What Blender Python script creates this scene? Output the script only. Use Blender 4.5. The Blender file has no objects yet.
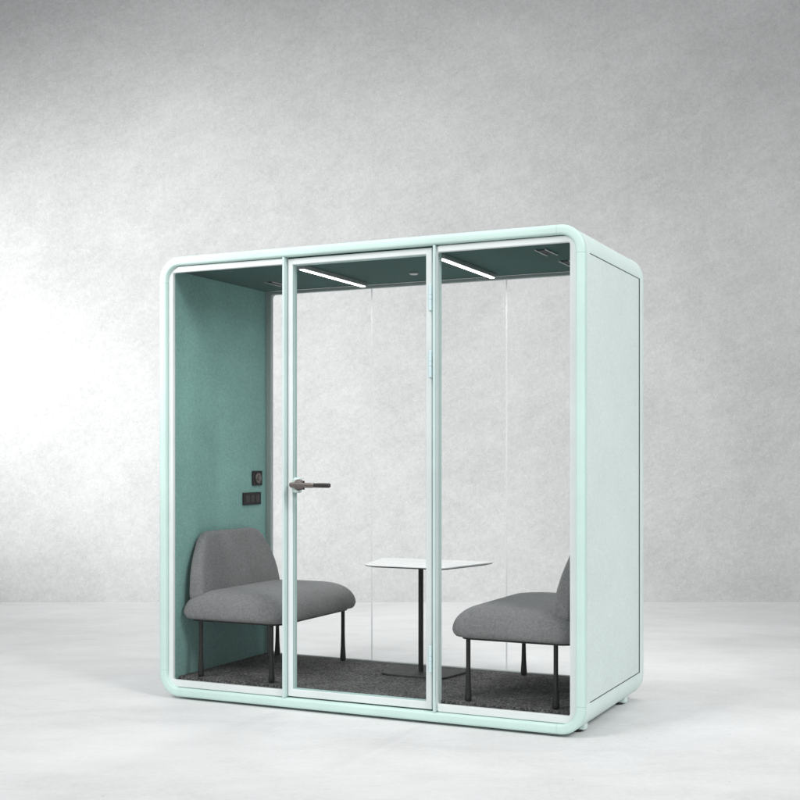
import bpy, bmesh, math
from mathutils import Vector, Matrix

R = math.radians
PI = math.pi
scene = bpy.context.scene
COL = scene.collection

# ------------------------------------------------------------------ helpers
def link(o):
    COL.objects.link(o)
    return o

def empty(name, loc, rz=0.0, label=None, cat=None, group=None):
    o = link(bpy.data.objects.new(name, None))
    o.empty_display_size = 0.2
    o.location = loc
    o.rotation_euler = (0, 0, rz)
    if label: o['label'] = label
    if cat: o['category'] = cat
    if group: o['group'] = group
    return o

def obj(name, bm, mat, parent=None, sharp=35, bevel=0.0, segs=2, label=None):
    bmesh.ops.recalc_face_normals(bm, faces=bm.faces)
    me = bpy.data.meshes.new(name)
    bm.to_mesh(me)
    bm.free()
    me.materials.append(mat)
    me.shade_smooth()
    me.set_sharp_from_angle(angle=R(sharp))
    o = link(bpy.data.objects.new(name, me))
    if parent: o.parent = parent
    if bevel:
        m = o.modifiers.new('bevel', 'BEVEL')
        m.width = bevel; m.segments = segs; m.limit_method = 'ANGLE'; m.angle_limit = R(40)
        m.harden_normals = True
    if label: o['label'] = label
    return o

def add_box(bm, x0, x1, y0, y1, z0, z1):
    v = [bm.verts.new(p) for p in ((x0,y0,z0),(x1,y0,z0),(x1,y1,z0),(x0,y1,z0),(x0,y0,z1),(x1,y0,z1),(x1,y1,z1),(x0,y1,z1))]
    for f in ((0,3,2,1),(4,5,6,7),(0,1,5,4),(1,2,6,5),(2,3,7,6),(3,0,4,7)):
        bm.faces.new([v[i] for i in f])

def add_loft(bm, rings, closed=True, cap=True, loop=False):
    """rings: list of equal-length point lists"""
    vs = [[bm.verts.new(p) for p in r] for r in rings]
    n = len(rings[0])
    m = len(vs)
    for i in range(m if loop else m - 1):
        a, b = vs[i], vs[(i + 1) % m]
        for j in range(n if closed else n - 1):
            k = (j + 1) % n
            bm.faces.new((a[j], a[k], b[k], b[j]))
    if cap and not loop:
        bm.faces.new(list(reversed(vs[0])))
        bm.faces.new(vs[-1])
    return vs

def add_lathe(bm, prof, base, axis='Z', n=24):
    """prof: (radius, along)"""
    rings = []
    for r, h in prof:
        ring = []
        for k in range(n):
            a = 2 * PI * k / n
            c, s = r * math.cos(a), r * math.sin(a)
            p = {'Z': (c, s, h), 'Y': (c, h, s), 'X': (h, c, s)}[axis]
            ring.append((base[0] + p[0], base[1] + p[1], base[2] + p[2]))
        rings.append(ring)
    add_loft(bm, rings)

def rrect(hx, hy, r, n=8):
    """rounded rectangle outline, 4*(n+1) points, ccw, starts on the right-bottom arc"""
    r = max(min(r, hx, hy), 1e-4)
    pts = []
    for cx, cy, a0 in ((hx - r, -hy + r, -90), (hx - r, hy - r, 0), (-hx + r, hy - r, 90), (-hx + r, -hy + r, 180)):
        for k in range(n + 1):
            a = R(a0 + 90 * k / n)
            pts.append((cx + r * math.cos(a), cy + r * math.sin(a)))
    return pts

# ------------------------------------------------------------------ materials
def new_mat(name):
    m = bpy.data.materials.new(name)
    m.use_nodes = True
    nt = m.node_tree
    return m, nt, nt.nodes['Principled BSDF']

def N(nt, t, **kw):
    n = nt.nodes.new(t)
    for k, v in kw.items():
        if k in n.inputs.keys(): n.inputs[k].default_value = v
        else: setattr(n, k, v)
    return n

def noise(nt, vec, scale, detail=4, rough=0.6, dist=0.0):
    n = N(nt, 'ShaderNodeTexNoise')
    n.inputs['Scale'].default_value = scale
    n.inputs['Detail'].default_value = detail
    n.inputs['Roughness'].default_value = rough
    n.inputs['Distortion'].default_value = dist
    nt.links.new(vec, n.inputs['Vector'])
    return n.outputs['Fac']

def math_node(nt, op, a, b):
    n = N(nt, 'ShaderNodeMath', operation=op)
    for i, x in enumerate((a, b)):
        if isinstance(x, (int, float)): n.inputs[i].default_value = x
        else: nt.links.new(x, n.inputs[i])
    return n.outputs[0]

def mapped(nt, scale=(1,1,1), rot=(0,0,0)):
    tc = N(nt, 'ShaderNodeTexCoord')
    mp = N(nt, 'ShaderNodeMapping')
    mp.inputs['Scale'].default_value = scale
    mp.inputs['Rotation'].default_value = rot
    nt.links.new(tc.outputs['Object'], mp.inputs['Vector'])
    return mp.outputs['Vector']

def ramp(nt, fac, stops):
    n = N(nt, 'ShaderNodeValToRGB')
    el = n.color_ramp.elements
    while len(el) < len(stops): el.new(0.5)
    for e, (p, c) in zip(el, stops):
        e.position = p
        e.color = (*c, 1) if len(c) == 3 else c
    nt.links.new(fac, n.inputs['Fac'])
    return n.outputs['Color']

def bump(nt, bsdf, h, strength, distance):
    b = N(nt, 'ShaderNodeBump')
    b.inputs['Strength'].default_value = strength
    b.inputs['Distance'].default_value = distance
    nt.links.new(h, b.inputs['Height'])
    nt.links.new(b.outputs['Normal'], bsdf.inputs['Normal'])

def grey(x): return (x, x, x)

def concrete_wall():
    m, nt, b = new_mat('concrete_wall')
    v = mapped(nt)
    big = noise(nt, v, 0.55, 5, 0.62, 0.4)
    mid = noise(nt, v, 3.2, 6, 0.7, 0.6)
    r0 = mapped(nt, (1, 1, 1), (0, R(27), 0))
    dm = N(nt, 'ShaderNodeMapping'); dm.inputs['Scale'].default_value = (1.0, 1, 4.2)
    nt.links.new(r0, dm.inputs['Vector']); dv = dm.outputs['Vector']
    mid2 = noise(nt, dv, 9.0, 4, 0.7, 0.4)
    streak = noise(nt, dv, 2.6, 6, 0.72, 0.3)
    fine = noise(nt, v, 34, 4, 0.75)
    grain = noise(nt, v, 110, 2, 0.7)
    s = math_node(nt, 'MULTIPLY', big, 0.26)
    s = math_node(nt, 'ADD', s, math_node(nt, 'MULTIPLY', mid, 0.12))
    s = math_node(nt, 'ADD', s, math_node(nt, 'MULTIPLY', math_node(nt, 'ADD', math_node(nt, 'MULTIPLY', streak, 0.55), math_node(nt, 'MULTIPLY', mid2, 0.45)), 0.18))
    s = math_node(nt, 'ADD', s, math_node(nt, 'MULTIPLY', fine, 0.24))
    s = math_node(nt, 'ADD', s, math_node(nt, 'MULTIPLY', grain, 0.20))
    c = ramp(nt, s, [(0.38, grey(0.43)), (0.50, grey(0.54)), (0.62, grey(0.65))])
    # small pale flecks in the cement skin
    vo = N(nt, 'ShaderNodeTexVoronoi', feature='F1')
    vo.inputs['Scale'].default_value = 26
    vo.inputs['Randomness'].default_value = 1.0
    nt.links.new(v, vo.inputs['Vector'])
    patch = noise(nt, v, 6, 3, 0.6)
    th = math_node(nt, 'MULTIPLY', math_node(nt, 'SUBTRACT', patch, 0.44), 0.9)
    fl = math_node(nt, 'LESS_THAN', vo.outputs['Distance'], th)
    mx = N(nt, 'ShaderNodeMix', data_type='RGBA')
    nt.links.new(math_node(nt, 'MULTIPLY', fl, 0.32), mx.inputs['Factor'])
    nt.links.new(c, mx.inputs[6])
    mx.inputs[7].default_value = (0.72, 0.72, 0.72, 1)
    nt.links.new(mx.outputs[2], b.inputs['Base Color'])
    b.inputs['Roughness'].default_value = 0.85
    b.inputs['Specular IOR Level'].default_value = 0.25
    bump(nt, b, s, 0.35, 0.03)
    return m

def concrete_floor():
    m, nt, b = new_mat('concrete_floor')
    v = mapped(nt, (0.8, 1.1, 1))
    big = noise(nt, v, 0.7, 6, 0.62, 0.5)
    st = noise(nt, mapped(nt, (0.7, 1.3, 1)), 3.4, 6, 0.7, 0.5)
    fine = noise(nt, mapped(nt), 42, 4, 0.75)
    s = math_node(nt, 'MULTIPLY', big, 0.46)
    s = math_node(nt, 'ADD', s, math_node(nt, 'MULTIPLY', st, 0.30))
    s = math_node(nt, 'ADD', s, math_node(nt, 'MULTIPLY', fine, 0.24))
    c = ramp(nt, s, [(0.34, grey(0.62)), (0.5, grey(0.75)), (0.66, grey(0.85))])
    # rare tiny dark pits
    vo = N(nt, 'ShaderNodeTexVoronoi', feature='F1')
    vo.inputs['Scale'].default_value = 5
    nt.links.new(mapped(nt), vo.inputs['Vector'])
    pit = math_node(nt, 'LESS_THAN', vo.outputs['Distance'], 0.03)
    mx = N(nt, 'ShaderNodeMix', data_type='RGBA')
    nt.links.new(math_node(nt, 'MULTIPLY', pit, 0.35), mx.inputs['Factor'])
    nt.links.new(c, mx.inputs[6])
    mx.inputs[7].default_value = (0.35, 0.35, 0.35, 1)
    nt.links.new(mx.outputs[2], b.inputs['Base Color'])
    b.inputs['Roughness'].default_value = 0.55
    b.inputs['Specular IOR Level'].default_value = 0.3
    bump(nt, b, s, 0.2, 0.01)
    return m

def paint(name, c, rough=0.38, var=0.05, orange=0.06):
    m, nt, b = new_mat(name)
    v = mapped(nt)
    n = noise(nt, v, 3.5, 5, 0.6)
    lo = tuple(x * (1 - var) for x in c); hi = tuple(min(1, x * (1 + var)) for x in c)
    nt.links.new(ramp(nt, n, [(0.3, lo), (0.7, hi)]), b.inputs['Base Color'])
    b.inputs['Roughness'].default_value = rough
    bump(nt, b, noise(nt, v, 420, 2, 0.5), orange, 0.002)
    return m

def fabric(name, c, scale=260, var=0.22, heather=0.5, bumpd=0.002, sheen=0.15):
    m, nt, b = new_mat(name)
    v = mapped(nt)
    big = noise(nt, v, 4, 4, 0.6)
    h = noise(nt, v, scale * 0.45, 3, 0.8)
    w1 = N(nt, 'ShaderNodeTexNoise'); w1.inputs['Scale'].default_value = scale
    nt.links.new(mapped(nt, (1, 1, 0.25)), w1.inputs['Vector'])
    w2 = N(nt, 'ShaderNodeTexNoise'); w2.inputs['Scale'].default_value = scale
    nt.links.new(mapped(nt, (0.25, 0.25, 1)), w2.inputs['Vector'])
    weave = math_node(nt, 'MULTIPLY', math_node(nt, 'ADD', w1.outputs['Fac'], w2.outputs['Fac']), 0.5)
    s = math_node(nt, 'ADD', math_node(nt, 'MULTIPLY', weave, 1 - heather), math_node(nt, 'MULTIPLY', h, heather))
    s = math_node(nt, 'ADD', math_node(nt, 'MULTIPLY', s, 0.8), math_node(nt, 'MULTIPLY', big, 0.2))
    lo = tuple(x * (1 - var) for x in c); hi = tuple(x * (1 + var) for x in c)
    nt.links.new(ramp(nt, s, [(0.38, lo), (0.62, hi)]), b.inputs['Base Color'])
    b.inputs['Roughness'].default_value = 0.92
    b.inputs['Specular IOR Level'].default_value = 0.15
    b.inputs['Sheen Weight'].default_value = sheen
    b.inputs['Sheen Roughness'].default_value = 0.5
    bump(nt, b, s, 0.5, bumpd)
    return m

def carpet_mat():
    m, nt, b = new_mat('carpet')
    v = mapped(nt)
    s1 = noise(nt, v, 95, 3, 0.8)
    s2 = noise(nt, v, 230, 2, 0.8)
    s3 = noise(nt, v, 9, 4, 0.6)
    s = math_node(nt, 'ADD', math_node(nt, 'MULTIPLY', s1, 0.45), math_node(nt, 'MULTIPLY', s2, 0.4))
    s = math_node(nt, 'ADD', s, math_node(nt, 'MULTIPLY', s3, 0.08))
    s = math_node(nt, 'ADD', s, 0.035)
    nt.links.new(ramp(nt, s, [(0.42, grey(0.022)), (0.5, (0.085, 0.084, 0.082)), (0.58, (0.27, 0.27, 0.265))]), b.inputs['Base Color'])
    b.inputs['Roughness'].default_value = 0.97
    b.inputs['Specular IOR Level'].default_value = 0.1
    bump(nt, b, s, 0.7, 0.003)
    return m

def plain(name, c, rough=0.45, metal=0.0):
    m, nt, b = new_mat(name)
    n = noise(nt, mapped(nt), 30, 4, 0.65)
    lo = tuple(x * 0.85 for x in c); hi = tuple(min(1, x * 1.15) for x in c)
    nt.links.new(ramp(nt, n, [(0.3, lo), (0.7, hi)]), b.inputs['Base Color'])
    r = ramp(nt, n, [(0.3, grey(max(0, rough - 0.07))), (0.7, grey(min(1, rough + 0.07)))])
    nt.links.new(r, b.inputs['Roughness'])
    b.inputs['Metallic'].default_value = metal
    return m

def glass_mat(name, k):
    m, nt, b = new_mat(name)
    nt.nodes.remove(b)
    out = nt.nodes['Material Output']
    tr = N(nt, 'ShaderNodeBsdfTransparent'); tr.inputs['Color'].default_value = (0.996, 0.999, 0.998, 1)
    gl = N(nt, 'ShaderNodeBsdfGlossy'); gl.inputs['Roughness'].default_value = 0.04
    fr = N(nt, 'ShaderNodeFresnel'); fr.inputs['IOR'].default_value = 1.45
    mx = N(nt, 'ShaderNodeMixShader')
    nt.links.new(math_node(nt, 'MULTIPLY', fr.outputs[0], k), mx.inputs[0])
    nt.links.new(tr.outputs[0], mx.inputs[1])
    nt.links.new(gl.outputs[0], mx.inputs[2])
    nt.links.new(mx.outputs[0], out.inputs['Surface'])
    return m

def joint_mat():
    m, nt, b = new_mat('frosted_joint')
    b.inputs['Base Color'].default_value = (0.95, 0.95, 0.95, 1)
    out = nt.nodes['Material Output']
    tl = N(nt, 'ShaderNodeBsdfTranslucent'); tl.inputs['Color'].default_value = (0.98, 0.98, 0.98, 1)
    mx = N(nt, 'ShaderNodeMixShader'); mx.inputs[0].default_value = 0.6
    nt.links.new(b.outputs[0], mx.inputs[1]); nt.links.new(tl.outputs[0], mx.inputs[2])
    nt.links.new(mx.outputs[0], out.inputs['Surface'])
    return m

def lamp_mat(name, strength):
    m, nt, b = new_mat(name)
    b.inputs['Base Color'].default_value = (0.9, 0.9, 0.9, 1)
    b.inputs['Emission Color'].default_value = (1, 0.99, 0.97, 1)
    b.inputs['Emission Strength'].default_value = strength
    return m

M_WALL = concrete_wall()
M_FLOOR = concrete_floor()
M_MINT = paint('mint_lacquer', (0.585, 0.76, 0.71), 0.46)
M_SHELL = paint('pale_mint_lacquer', (0.72, 0.85, 0.81), 0.42)
M_FRAME = paint('white_mint_frame', (0.74, 0.785, 0.78), 0.38)
M_REVEAL_SHADE = paint('shaded_reveal_mint', (0.40, 0.56, 0.535), 0.4)  # darker mint stands in for shade inside the door reveal
M_DOOR = paint('door_frame_paint', (0.58, 0.71, 0.69), 0.33)
M_PANEL = fabric('outer_felt', (0.665, 0.76, 0.74), 190, 0.08, 0.6, 0.001, 0.05)
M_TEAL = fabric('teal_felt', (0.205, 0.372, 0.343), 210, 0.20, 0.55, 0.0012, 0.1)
M_CEIL = fabric('shaded_teal_felt', (0.022, 0.080, 0.069), 190, 0.2, 0.55, 0.0012, 0.1)  # same felt as the walls, the unlit ceiling's shade put into its colour
M_GREYF = fabric('grey_upholstery', (0.19, 0.19, 0.192), 220, 0.28, 0.5, 0.0015, 0.12)
M_CARPET = carpet_mat()
M_GLASS = glass_mat('clear_glass', 0.15)
M_GLASS_AR = glass_mat('antireflective_glass', 0.0)
M_BLACK = plain('black_powder_coat', (0.005, 0.005, 0.005), 0.55)
M_RUBBER = plain('black_rubber', (0.012, 0.012, 0.012), 0.7)
M_GAP = plain('dark_gasket', (0.06, 0.075, 0.072), 0.8)
M_JOINT = joint_mat()
M_TABLE = paint('white_table_laminate', (0.92, 0.92, 0.92), 0.3)
M_BRONZE = plain('bronze_metal', (0.17, 0.15, 0.14), 0.38, 0.6)
M_DARKMETAL = plain('dark_metal', (0.05, 0.048, 0.045), 0.35, 0.5)
M_ALU = plain('grey_aluminium', (0.42, 0.43, 0.43), 0.35, 0.6)
M_HINGE = paint('hinge_paint', (0.62, 0.76, 0.77), 0.28)
M_LAMP = lamp_mat('led_diffuser', 7.0)
M_REAR = paint('grey_rear_frame', (0.36, 0.41, 0.40), 0.4)

# ------------------------------------------------------------------ camera
CAM_H = 1.23
cam = bpy.data.cameras.new('camera')
cam.sensor_width = 36
cam.lens = 36 * 1236 / 800
cam.shift_y = 59 / 800
cam.clip_end = 200
cam_o = link(bpy.data.objects.new('camera', cam))
cam_o.location = (0, 0, CAM_H)
cam_o.rotation_euler = (R(90), 0, 0)
scene.camera = cam_o

# ------------------------------------------------------------------ setting
WALL_Y = 10.63
bm = bmesh.new()
add_box(bm, -14, 14, WALL_Y, WALL_Y + 0.3, -0.2, 9)
wall = obj('wall', bm, M_WALL)
wall['kind'] = 'structure'
wall['label'] = 'pale mottled grey concrete wall behind the booth'
bm = bmesh.new()
add_box(bm, -14, 14, -6, WALL_Y, -0.1, 0)
floor = obj('floor', bm, M_FLOOR)
floor['kind'] = 'structure'
floor['label'] = 'light grey polished concrete floor under the booth'

# ------------------------------------------------------------------ booth
W, D, Z0, Z1 = 2.259, 1.030, 0.032, 2.287
U_MIN = -0.014                                          # left outer face
DZ = -0.020                                             # booth levels are counted from 20 mm under the floor
YAW = math.atan2(-0.429, 0.903)
FL = Vector((-1.2323, 6.373, 0))                       # front left corner of the booth on the floor
Ux = Vector((math.cos(YAW), math.sin(YAW), 0)); Vy = Vector((-math.sin(YAW), math.cos(YAW), 0))
def world(u, v, z=0): return FL + Ux * u + Vy * v + Vector((0, 0, z + DZ))

booth = empty('acoustic_booth', world(W / 2, D / 2), YAW,
              'mint green rounded glass office booth with two seats inside, standing on grey concrete floor', 'office booth')
def L(u, v, z): return (u - W / 2, v - D / 2, z)
def bx(bm, u0, u1, v0, v1, z0, z1): add_box(bm, u0 - W/2, u1 - W/2, v0 - D/2, v1 - D/2, z0, z1)

HX, HZ, ZC, RAD = (W - U_MIN) / 2, (Z1 - Z0) / 2, (Z0 + Z1) / 2, 0.118
XC = U_MIN / 2
def outline(d, v, n=12, r=None):
    rr = max((RAD if r is None else r) - d, 0.006)
    return [(x + XC, v - D / 2, z + ZC) for x, z in rrect(HX - d, HZ - d, rr, n)]

# outer skin: an extruded rounded tube (roof, flanks and underside)
bm = bmesh.new()
add_loft(bm, [outline(0.0012, 0.0262), outline(0.0012, D - 0.0262), outline(0.022, D - 0.0262), outline(0.022, 0.0262)], loop=True)
obj('shell', bm, M_SHELL, booth)

# front and rear frames: corner pieces and straight rails swept from one bull-nosed section
FRONT = [(0.0, 0.0255), (0.0, 0.011), (0.0016, 0.0058), (0.0048, 0.0023), (0.0095, 0.0005), (0.016, 0.0),
         (0.033, 0.0), (0.0385, 0.0012), (0.0425, 0.0042), (0.0445, 0.0095), (0.0445, 0.0450), (0.023, 0.0450), (0.023, 0.0255)]
def frame_pieces(prof, mat):
    n = 14; EXT = 0.012
    base = {}
    for d, v in prof:
        base[(d, v)] = outline(d, v, n)
    for c in range(4):
        # corner: arc points c*(n+1) .. c*(n+1)+n, with short straight ends
        idx = list(range(c * (n + 1), c * (n + 1) + n + 1))
        sections = []
        def sec(i, shift):
            out = []
            for key in prof:
                p = Vector(base[key][i])
                out.append(p + shift)
            return out
        t0 = {0: Vector((1,0,0)), 1: Vector((0,0,1)), 2: Vector((-1,0,0)), 3: Vector((0,0,-1))}[c]
        t1 = {0: Vector((0,0,1)), 1: Vector((-1,0,0)), 2: Vector((0,0,-1)), 3: Vector((1,0,0))}[c]
        sections.append(sec(idx[0], -t0 * EXT))
        for i in idx: sections.append(sec(i, Vector()))
        sections.append(sec(idx[-1], t1 * EXT))
        b = bmesh.new(); add_loft(b, sections)
        obj('frame_corner', b, mat, booth)
        # rail towards the next corner
        j = ((c + 1) % 4) * (n + 1)
        b = bmesh.new()
        add_loft(b, [sec(idx[-1], t1 * (EXT + 0.0008)), [Vector(base[k][j]) - t1 * (EXT + 0.0008) for k in prof]])
        obj('frame_rail', b, mat, booth)
frame_pieces(FRONT, M_MINT)
frame_pieces([(d, D - v) for d, v in FRONT], M_SHELL)

# outer felt panels with a dark reveal on three sides
for s in (0, 1):
    def side(b, v0, v1, z0, z1, p0, p1):
        if s: bx(b, W + p0, W + p1, v0, v1, z0, z1)
        else: bx(b, U_MIN - p1, U_MIN - p0, v0, v1, z0, z1)
    b = bmesh.new()
    side(b, 0.0285, 0.923, 0.174, 2.158, -0.004, 0.0010)
    obj('side_panel', b, M_PANEL, booth, bevel=0.0004)
    b = bmesh.new()
    side(b, 0.080, 0.941, 0.170, 0.1735, -0.004, 0.0016)
    side(b, 0.080, 0.941, 2.1585, 2.162, -0.004, 0.0016)
    side(b, 0.9235, 0.941, 0.1736, 2.1584, -0.004, 0.0016)
    obj('panel_reveal', b, M_GAP, booth)

# inside: felt linings, ceiling, carpet
CZ = 2.222; FZ = 0.122
b = bmesh.new(); bx(b, 0.035, 0.055, 0.046, 0.935, 0.10, CZ); obj('wall_lining', b, M_TEAL, booth)
b = bmesh.new(); bx(b, W-0.055, W-0.035, 0.046, 0.935, 0.10, CZ); obj('wall_lining', b, M_TEAL, booth)
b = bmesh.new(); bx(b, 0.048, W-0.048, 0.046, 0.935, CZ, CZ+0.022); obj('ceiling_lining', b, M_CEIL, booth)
b = bmesh.new(); bx(b, 0.0555, W-0.0555, 0.0745, 0.935, 0.075, FZ); obj('carpet', b, M_CARPET, booth)

# posts either side of the door
for u0, u1, v1 in ((0.722, 0.734, 0.074), (1.530, 1.5415, 0.082)):
    b = bmesh.new(); bx(b, u0, u1, 0.004, v1, 0.0785, 2.2405)
    obj('mullion', b, M_DOOR, booth, bevel=0.0015)

def frame_ring(u0, u1, z0, z1, wl, wr, wb, wt, v0, v1, r=0.004, ro=0.002):
    b = bmesh.new()
    def ring(a0, a1, c0, c1, rad, v):
        cu, cz = (a0 + a1) / 2, (c0 + c1) / 2
        return [L(cu + x, v, cz + z) for x, z in rrect((a1-a0)/2, (c1-c0)/2, rad, 5)]
    i = (u0 + wl, u1 - wr, z0 + wb, z1 - wt)
    c = 0.0025
    add_loft(b, [ring(u0, u1, z0, z1, ro, v0 + c), ring(u0 + c, u1 - c, z0 + c, z1 - c, ro, v0),
                 ring(i[0] - c, i[1] + c, i[2] - c, i[3] + c, r, v0), ring(*i, r, v0 + c),
                 ring(*i, r, v1), ring(u0, u1, z0, z1, ro, v1)], loop=True)
    return b
def pane(u0, u1, z0, z1, v0, v1, parent, mat=None):
    b = bmesh.new(); bx(b, u0, u1, v0, v1, z0, z1)
    return obj('glass_pane', b, mat or M_GLASS, parent)

ZB, ZT = 0.079, 2.239
for u0, u1, wl, wr in ((0.0312, 0.7215, 0.027, 0.0015), (1.542, W - 0.0452, 0.0015, 0.030)):
    f = obj('window_frame', frame_ring(u0, u1, ZB, ZT, wl, wr, 0.035, 0.030, 0.022, 0.042, r=0.010, ro=0.01), M_FRAME, booth)
    pane(u0 + wl - 0.004, u1 - wr + 0.004, ZB + 0.026, ZT - 0.026, 0.029, 0.036, f)

# door with its glass, handle, lock and hinges
DU0, DU1 = 0.7365, 1.5125
door = obj('door', frame_ring(DU0, DU1, ZB + 0.004, ZT - 0.004, 0.028, 0.029, 0.036, 0.030, 0.032, 0.072, r=0.003), M_FRAME, booth)
pane(DU0 + 0.024, DU1 - 0.025, ZB + 0.033, ZT - 0.030, 0.048, 0.056, door)
obj('reveal_shade', frame_ring(DU0 + 0.0265, DU1 - 0.0275, ZB + 0.0385, ZT - 0.0325, 0.003, 0.003, 0.003, 0.003, 0.0355, 0.0475, r=0.003), M_REVEAL_SHADE, door)  # added strips, front and back, painting the door reveal's shade
obj('reveal_shade', frame_ring(DU0 + 0.0265, DU1 - 0.0275, ZB + 0.0385, ZT - 0.0325, 0.003, 0.003, 0.003, 0.003, 0.0565, 0.0725, r=0.003), M_REVEAL_SHADE, door)
HZc, HU = 1.123, 0.806
b = bmesh.new(); bx(b, DU0 + 0.026, DU0 + 0.066, 0.030, 0.068, HZc - 0.040, HZc + 0.036)
obj('lock_case', b, M_DOOR, door, bevel=0.012, segs=4)
b = bmesh.new()
add_lathe(b, [(0.020, 0.030), (0.0275, 0.029), (0.028, 0.018), (0.0265, 0.014), (0.018, 0.0125), (0.014, 0.0115), (0.0125, 0.006), (0.0125, -0.028), (0.010, -0.030)],
          L(HU, 0, HZc), 'Y', 28)
h = obj('handle', b, M_BRONZE, door)
def lever(u0, u1, h0, h1, v0, v1, mat, nm):
    b = bmesh.new()
    prof = []
    for u, hh in ((u0, h0), ((u0+u1)/2, (h0+h1)/2*1.02), (u1 - 0.006, h1), (u1, h1 * 0.7)):
        prof.append([L(u, (v0+v1)/2 + y, HZc + z) for y, z in rrect((v1-v0)/2, hh, min(hh, (v1-v0)/2) * 0.7, 4)])
    add_loft(b, prof)
    o = obj(nm, b, mat, door); return o
lever(HU - 0.014, HU + 0.112, 0.0125, 0.012, -0.036, -0.018, M_BRONZE, 'handle_grip')
lever(HU + 0.1125, HU + 0.200, 0.0105, 0.0115, -0.034, -0.020, M_DARKMETAL, 'handle_tip')
b = bmesh.new()
add_lathe(b, [(0.008, 0.030), (0.0125, 0.029), (0.0125, 0.012), (0.009, 0.009)], L(HU - 0.037, 0, HZc), 'Y', 20)
obj('lock_cylinder', b, M_BRONZE, door)
for dz in (0.016, -0.016):
    b = bmesh.new(); bx(b, HU + 0.050, HU + 0.060, -0.030, -0.024, HZc + dz - 0.006, HZc + dz + 0.006)
    obj('handle_catch', b, M_DARKMETAL, door, bevel=0.002)
for zc in (2.000, 1.690, 0.322):
    b = bmesh.new()
    for a, c in ((-0.062, -0.0125), (-0.0105, 0.0105), (0.0125, 0.062)):
        add_lathe(b, [(0.006, a), (0.0092, a + 0.002), (0.0092, c - 0.002), (0.006, c)], L(1.514, 0.014, zc), 'Z', 18)
    add_lathe(b, [(0.0075, -0.06), (0.0075, 0.06)], L(1.514, 0.014, zc), 'Z', 14)
    bx(b, 1.498, 1.514, 0.021, 0.0258, zc - 0.058, zc + 0.058)
    obj('hinge', b, M_HINGE, door)

# rear glazing: thin frame, three panes, two white joints
rf = obj('rear_window_frame', frame_ring(0.0555, W - 0.0555, 0.1, CZ - 0.0005, 0.034, 0.034, 0.025, 0.018, 0.936, 0.960, r=0.022), M_REAR, booth)
JU = (0.742, 1.543)
edges = (0.088, JU[0], JU[1], W - 0.088)
for k in range(3):
    pane(edges[k] + (0.003 if k else 0), edges[k+1] - (0.003 if k < 2 else 0), 0.118, CZ - 0.014, 0.944, 0.954, rf, M_GLASS_AR)
for ju in JU:
    b = bmesh.new()
    b.faces.new([b.verts.new(L(u, 0.9425, z)) for u, z in ((ju - 0.0042, FZ + 0.001), (ju + 0.0042, FZ + 0.001), (ju + 0.0042, CZ - 0.0185), (ju - 0.0042, CZ - 0.0185))])
    obj('glass_joint', b, M_JOINT, rf)

# ceiling fittings
for uc in (0.745, 1.505):
    b = bmesh.new(); bx(b, uc - 0.021, uc + 0.021, 0.15, 0.84, CZ - 0.022, CZ - 0.0005)
    body = obj('ceiling_light', b, M_ALU, booth, bevel=0.002)
    b = bmesh.new(); bx(b, uc - 0.0105, uc + 0.0105, 0.154, 0.836, CZ - 0.0255, CZ - 0.0215)
    obj('diffuser', b, M_LAMP, body, bevel=0.001)
for u0, v0 in ((1.955, 0.205), (1.955, 0.560), (0.272, 0.560)):
    f = obj('air_vent', (lambda: (lambda b: (bx(b, u0, u0+0.006, v0, v0+0.18, CZ-0.007, CZ-0.0005), bx(b, u0+0.050, u0+0.056, v0, v0+0.18, CZ-0.007, CZ-0.0005), b)[-1])(bmesh.new()))(), M_ALU, booth)
    b = bmesh.new(); bx(b, u0 + 0.007, u0 + 0.049, v0 + 0.03, v0 + 0.15, CZ - 0.004, CZ - 0.0005)
    obj('vent_slot', b, M_RUBBER, f)
b = bmesh.new(); add_lathe(b, [(0.024, -0.0005), (0.024, -0.006), (0.018, -0.010), (0.004, -0.011)], L(1.145, 0.63, CZ), 'Z', 24)
obj('motion_sensor', b, M_ALU, booth)

# controls on the left lining
b = bmesh.new(); bx(b, 0.0555, 0.066, 0.782, 0.882, 1.098, 1.182)
sw = obj('dial_switch', b, M_RUBBER, booth, bevel=0.003)
b = bmesh.new(); add_lathe(b, [(0.030, 0.0), (0.030, 0.006), (0.026, 0.009), (0.020, 0.007), (0.015, 0.007), (0.013, 0.013), (0.004, 0.014)], L(0.066, 0.832, 1.140), 'X', 28)
obj('dial', b, M_BRONZE, sw)
b = bmesh.new(); bx(b, 0.0555, 0.066, 0.684, 0.868, 0.990, 1.060)
so = obj('power_socket', b, M_RUBBER, booth, bevel=0.003)
for k in range(3):
    b = bmesh.new(); vc = 0.724 + 0.052 * k
    bx(b, 0.0655, 0.0685, vc - 0.020, vc + 0.020, 1.004, 1.046)
    obj('outlet', b, M_DARKMETAL, so, bevel=0.002)

# levelling feet
for u in (0.060, W - 0.074):
    for v in (0.175, 0.86):
        b = bmesh.new(); bx(b, u - 0.018, u + 0.026, v - 0.020, v + 0.030, 0.029, 0.060)
        ft = obj('levelling_foot', b, M_SHELL, booth, bevel=0.003)
        b = bmesh.new(); add_lathe(b, [(0.022, 0.020), (0.024, 0.0215), (0.022, 0.027), (0.010, 0.030)], L(u - 0.012, v - 0.012, 0), 'Z', 20)
        obj('rubber_pad', b, M_RUBBER, ft)

# ------------------------------------------------------------------ lounge seats
def loft_cushion(layers, n=10):
    """layers: (hx, hy, r, z, cx) rounded-rectangle slices from bottom to top, closed by shrinking rings"""
    b = bmesh.new()
    add_loft(b, [[(x + cx, y, z) for x, y in rrect(hx, hy, r, n)] for hx, hy, r, z, cx in layers])
    return b

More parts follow.
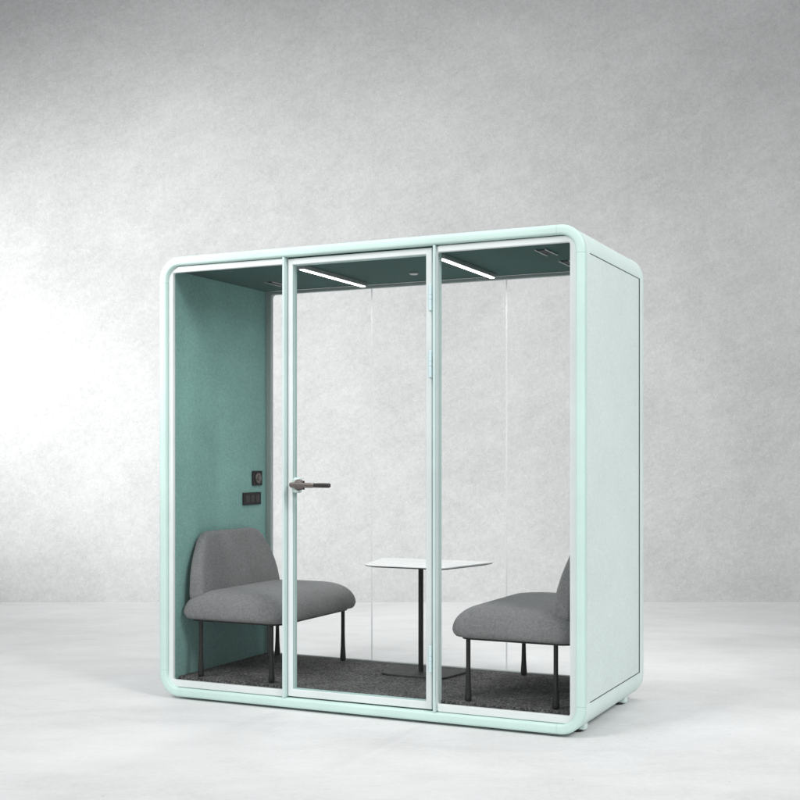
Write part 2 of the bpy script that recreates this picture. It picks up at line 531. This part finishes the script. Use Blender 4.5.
def make_seat(label, loc, rz):
    """local axes: +x is where the sitter faces, origin on the carpet under the middle"""
    t = empty('lounge_seat', loc, rz, label, 'seat', 'upholstered seats inside the booth')
    HXs, HYs, zb, zt = 0.314, 0.432, 0.298, 0.442
    lay = [(HXs - 0.030, HYs - 0.030, 0.07, zb, 0), (HXs - 0.012, HYs - 0.012, 0.085, zb + 0.004, 0), (HXs - 0.002, HYs - 0.002, 0.095, zb + 0.015, 0)]
    R1, RZ = 0.125, 0.112
    for k in range(15):
        a = (PI / 2) * k / 14
        ins = R1 * (1 - math.cos(a)); z = (zt - RZ) + RZ * math.sin(a)
        lay.append((HXs - ins, HYs - 0.62 * ins, 0.085 + 0.35 * ins, z, 0))
    hx0, hy0 = lay[-1][0], lay[-1][1]
    for f, dz in ((0.8, 0.001), (0.55, 0.002), (0.3, 0.003), (0.1, 0.003)):
        lay.append((hx0 * f, hy0 * f + 0.0, 0.14 * f, zt + dz, 0))
    s = obj('seat_cushion', loft_cushion(lay), M_GREYF, t, sharp=60)
    # backrest: rounded trapezoid, slightly reclined, thicker low down
    b = bmesh.new()
    z0, z1 = 0.385, 0.742
    def outline_back(ins):
        bw, tw, h0, h1 = 0.400 - ins, 0.268 - ins * 1.1, z0 + ins * 0.5, z1 - ins
        P = [(-bw, h0), (bw, h0), (bw - 0.022, h0 + 0.52 * (h1 - h0)), (tw, h1), (-tw, h1), (-bw + 0.022, h0 + 0.52 * (h1 - h0))]
        rad = [0.05, 0.05, 0.16, 0.075, 0.075, 0.16]
        out = []
        m = len(P)
        for i in range(m):
            p = Vector(P[i]); a = (Vector(P[i-1]) - p); c = (Vector(P[(i+1) % m]) - p)
            la, lc = a.length, c.length
            a.normalize(); c.normalize()
            d = min(rad[i], la * 0.48, lc * 0.48)
            s0, s1 = p + a * d, p + c * d
            for k in range(9):
                q = k / 8
                out.append((1-q)**2 * s0 + 2*q*(1-q) * p + q*q * s1)
        return out
    def place(pt, x):
        y, z = pt
        q = (z - z0) / (z1 - z0)
        lean = -0.022 * q - 0.030 * q * q
        thick = 1.0 - 0.42 * q
        return (-0.224 + lean + x * thick, y, z)
    rings = []
    T = 0.050
    rb = 0.024
    for k in range(9):
        a = -PI/2 + PI * 0.5 * k / 8
        rings.append([place(p, -T + rb * (1 + math.sin(a))) for p in outline_back(rb * (1 - math.cos(a)))])
    for k in range(9):
        a = PI * 0.5 * k / 8
        rings.append([place(p, T - rb + rb * math.sin(a)) for p in outline_back(rb * (1 - math.cos(a)))])
    def shrink(ring, f, dx):
        cx = sum(p[0] for p in ring) / len(ring); cy = sum(p[1] for p in ring) / len(ring); cz = sum(p[2] for p in ring) / len(ring)
        out = []
        for p in ring:
            z = cz + (p[2] - cz) * f; y = cy + (p[1] - cy) * f
            q = (z - z0) / (z1 - z0)
            x = -0.224 - 0.022*q - 0.030*q*q + dx * (1 - 0.42*q)
            out.append((x, y, z))
        return out
    front = rings[-1]; back = rings[0]
    rings = [shrink(back, f, -T - 0.004*(1-f)) for f in (0.1, 0.4, 0.7, 0.9)] + rings + [shrink(front, f, T + 0.012*(1-f)) for f in (0.9, 0.7, 0.4, 0.1)]
    add_loft(b, rings)
    obj('backrest', b, M_GREYF, t, sharp=60)
    b = bmesh.new()
    add_loft(b, [[(x, y, z) for x, y in rrect(HXs - 0.042, HYs - 0.042, 0.06, 8)] for z in (zb - 0.010, zb + 0.003)])
    obj('base_board', b, M_BLACK, t)
    for sx in (-0.200, 0.226):
        for sy in (-0.382, 0.382):
            b = bmesh.new()
            add_lathe(b, [(0.0105, zb - 0.010), (0.0105, 0.16), (0.0125, 0.08), (0.0155, 0.035), (0.0165, 0.018), (0.0155, 0.006), (0.012, 0.001), (0.004, 0.0)], (sx, sy, 0), 'Z', 18)
            obj('leg', b, M_BLACK, t, sharp=50)
    return t

seatA = make_seat('grey upholstered seat on black legs against the teal felt wall with socket and dial',
                  world(0.366, 0.500, FZ), YAW)
seatB = seatA.copy(); link(seatB)
seatB.location = world(1.891, 0.490, FZ)
seatB.rotation_euler = (0, 0, YAW + PI)
seatB['label'] = 'grey upholstered seat on black legs behind the right fixed pane, backrest half hidden by frame'
for ch in list(seatA.children):
    c = ch.copy(); link(c); c.parent = seatB

# ------------------------------------------------------------------ table
tb = empty('side_table', world(1.160, 0.700, FZ), YAW, 'small white topped table on slim black column and flat base between the seats', 'table')
def rounded_poly(P, r, n=8):
    out = []
    for i, p in enumerate(P):
        p = Vector(p); a = Vector(P[i-1]) - p; c = Vector(P[(i+1) % len(P)]) - p
        a.normalize(); c.normalize()
        s0, s1 = p + a * r, p + c * r
        for k in range(n + 1):
            q = k / n
            out.append(tuple((1-q)**2 * s0 + 2*q*(1-q) * p + q*q * s1))
    return out
def slab(near, far, hy, r, lays):
    """tapered plate: narrower towards the door"""
    b = bmesh.new()
    rings = []
    for i, z in lays:
        P = [(-near + i, -hy + i), (near - i, -hy + i), (far - i, hy - i), (-far + i, hy - i)]
        rings.append([(x, y, z) for x, y in rounded_poly(P, r)])
    add_loft(b, rings)
    return b
TT = 0.582
top = obj('table_top', slab(0.235, 0.330, 0.228, 0.05, [(0.001, TT - 0.007), (0.0, TT - 0.005), (0.0, TT - 0.0015), (0.0015, TT)]), M_TABLE, tb)
obj('underside', slab(0.235, 0.330, 0.228, 0.05, [(0.030, TT - 0.016), (0.004, TT - 0.0095), (0.003, TT - 0.0072)]), M_BLACK, top)
b = bmesh.new(); add_lathe(b, [(0.0135, 0.010), (0.0135, TT - 0.016)], (-0.012, 0.012, 0), 'Z', 20)
obj('column', b, M_BLACK, tb)
obj('base_plate', slab(0.180, 0.225, 0.142, 0.05, [(0.0, 0.0), (0.0, 0.007), (0.002, 0.010)]), M_BLACK, tb)

# ------------------------------------------------------------------ light
wd = bpy.data.worlds.new('World'); scene.world = wd
wd.use_nodes = True
bg = wd.node_tree.nodes['Background']
bg.inputs['Color'].default_value = (0.97, 0.985, 1.0, 1)
bg.inputs['Strength'].default_value = 0.52

def area(name, loc, target, size, power, spread=180):
    l = bpy.data.lights.new(name, 'AREA')
    l.spread = R(spread)
    l.energy = power; l.size = size
    o = link(bpy.data.objects.new(name, l))
    o.location = loc
    d = Vector(target) - Vector(loc)
    o.rotation_euler = d.to_track_quat('-Z', 'Y').to_euler()
    return o
area('key_lamp', (-4.2, 2.2, 5.4), (0.3, 7.0, 0.9), 2.2, 56, 78)
area('fill_lamp', (4.6, 0.4, 5.9), (0.5, 6.2, 0.9), 2.2, 60, 75)
area('top_lamp', (1.2, 7.2, 6.6), (1.2, 7.2, 0.0), 3.6, 22, 75)
sp = bpy.data.lights.new('wall_lamp', 'SPOT')
sp.energy = 2500; sp.spot_size = R(86); sp.spot_blend = 1.0; sp.shadow_soft_size = 0.5
spo = link(bpy.data.objects.new('wall_lamp', sp))
spo.location = (-6.5, 5.0, 2.5)
spo.rotation_euler = (Vector((-1.4, 10.63, 2.2)) - Vector(spo.location)).to_track_quat('-Z', 'Y').to_euler()
spo.scale = (1.0, 0.55, 1.0)

# the two lit ceiling strips: the lamps sit right under their diffusers and shine down
for k, uc in enumerate((0.745, 1.505)):
    l = bpy.data.lights.new('strip_lamp', 'AREA')
    l.shape = 'RECTANGLE'; l.size = 0.02; l.size_y = 0.66; l.energy = 3.6; l.spread = R(164)
    o = link(bpy.data.objects.new('strip_lamp', l))
    o.location = world(uc, 0.495, CZ - 0.0275)
    o.rotation_euler = (0, 0, YAW)

scene.render.engine = 'CYCLES'
scene.cycles.max_bounces = 14
scene.cycles.transparent_max_bounces = 24
scene.cycles.use_denoising = True
scene.cycles.sample_clamp_indirect = 3.0
scene.view_settings.view_transform = 'Standard'
scene.view_settings.look = 'None'
scene.view_settings.exposure = 0
scene.view_settings.gamma = 1
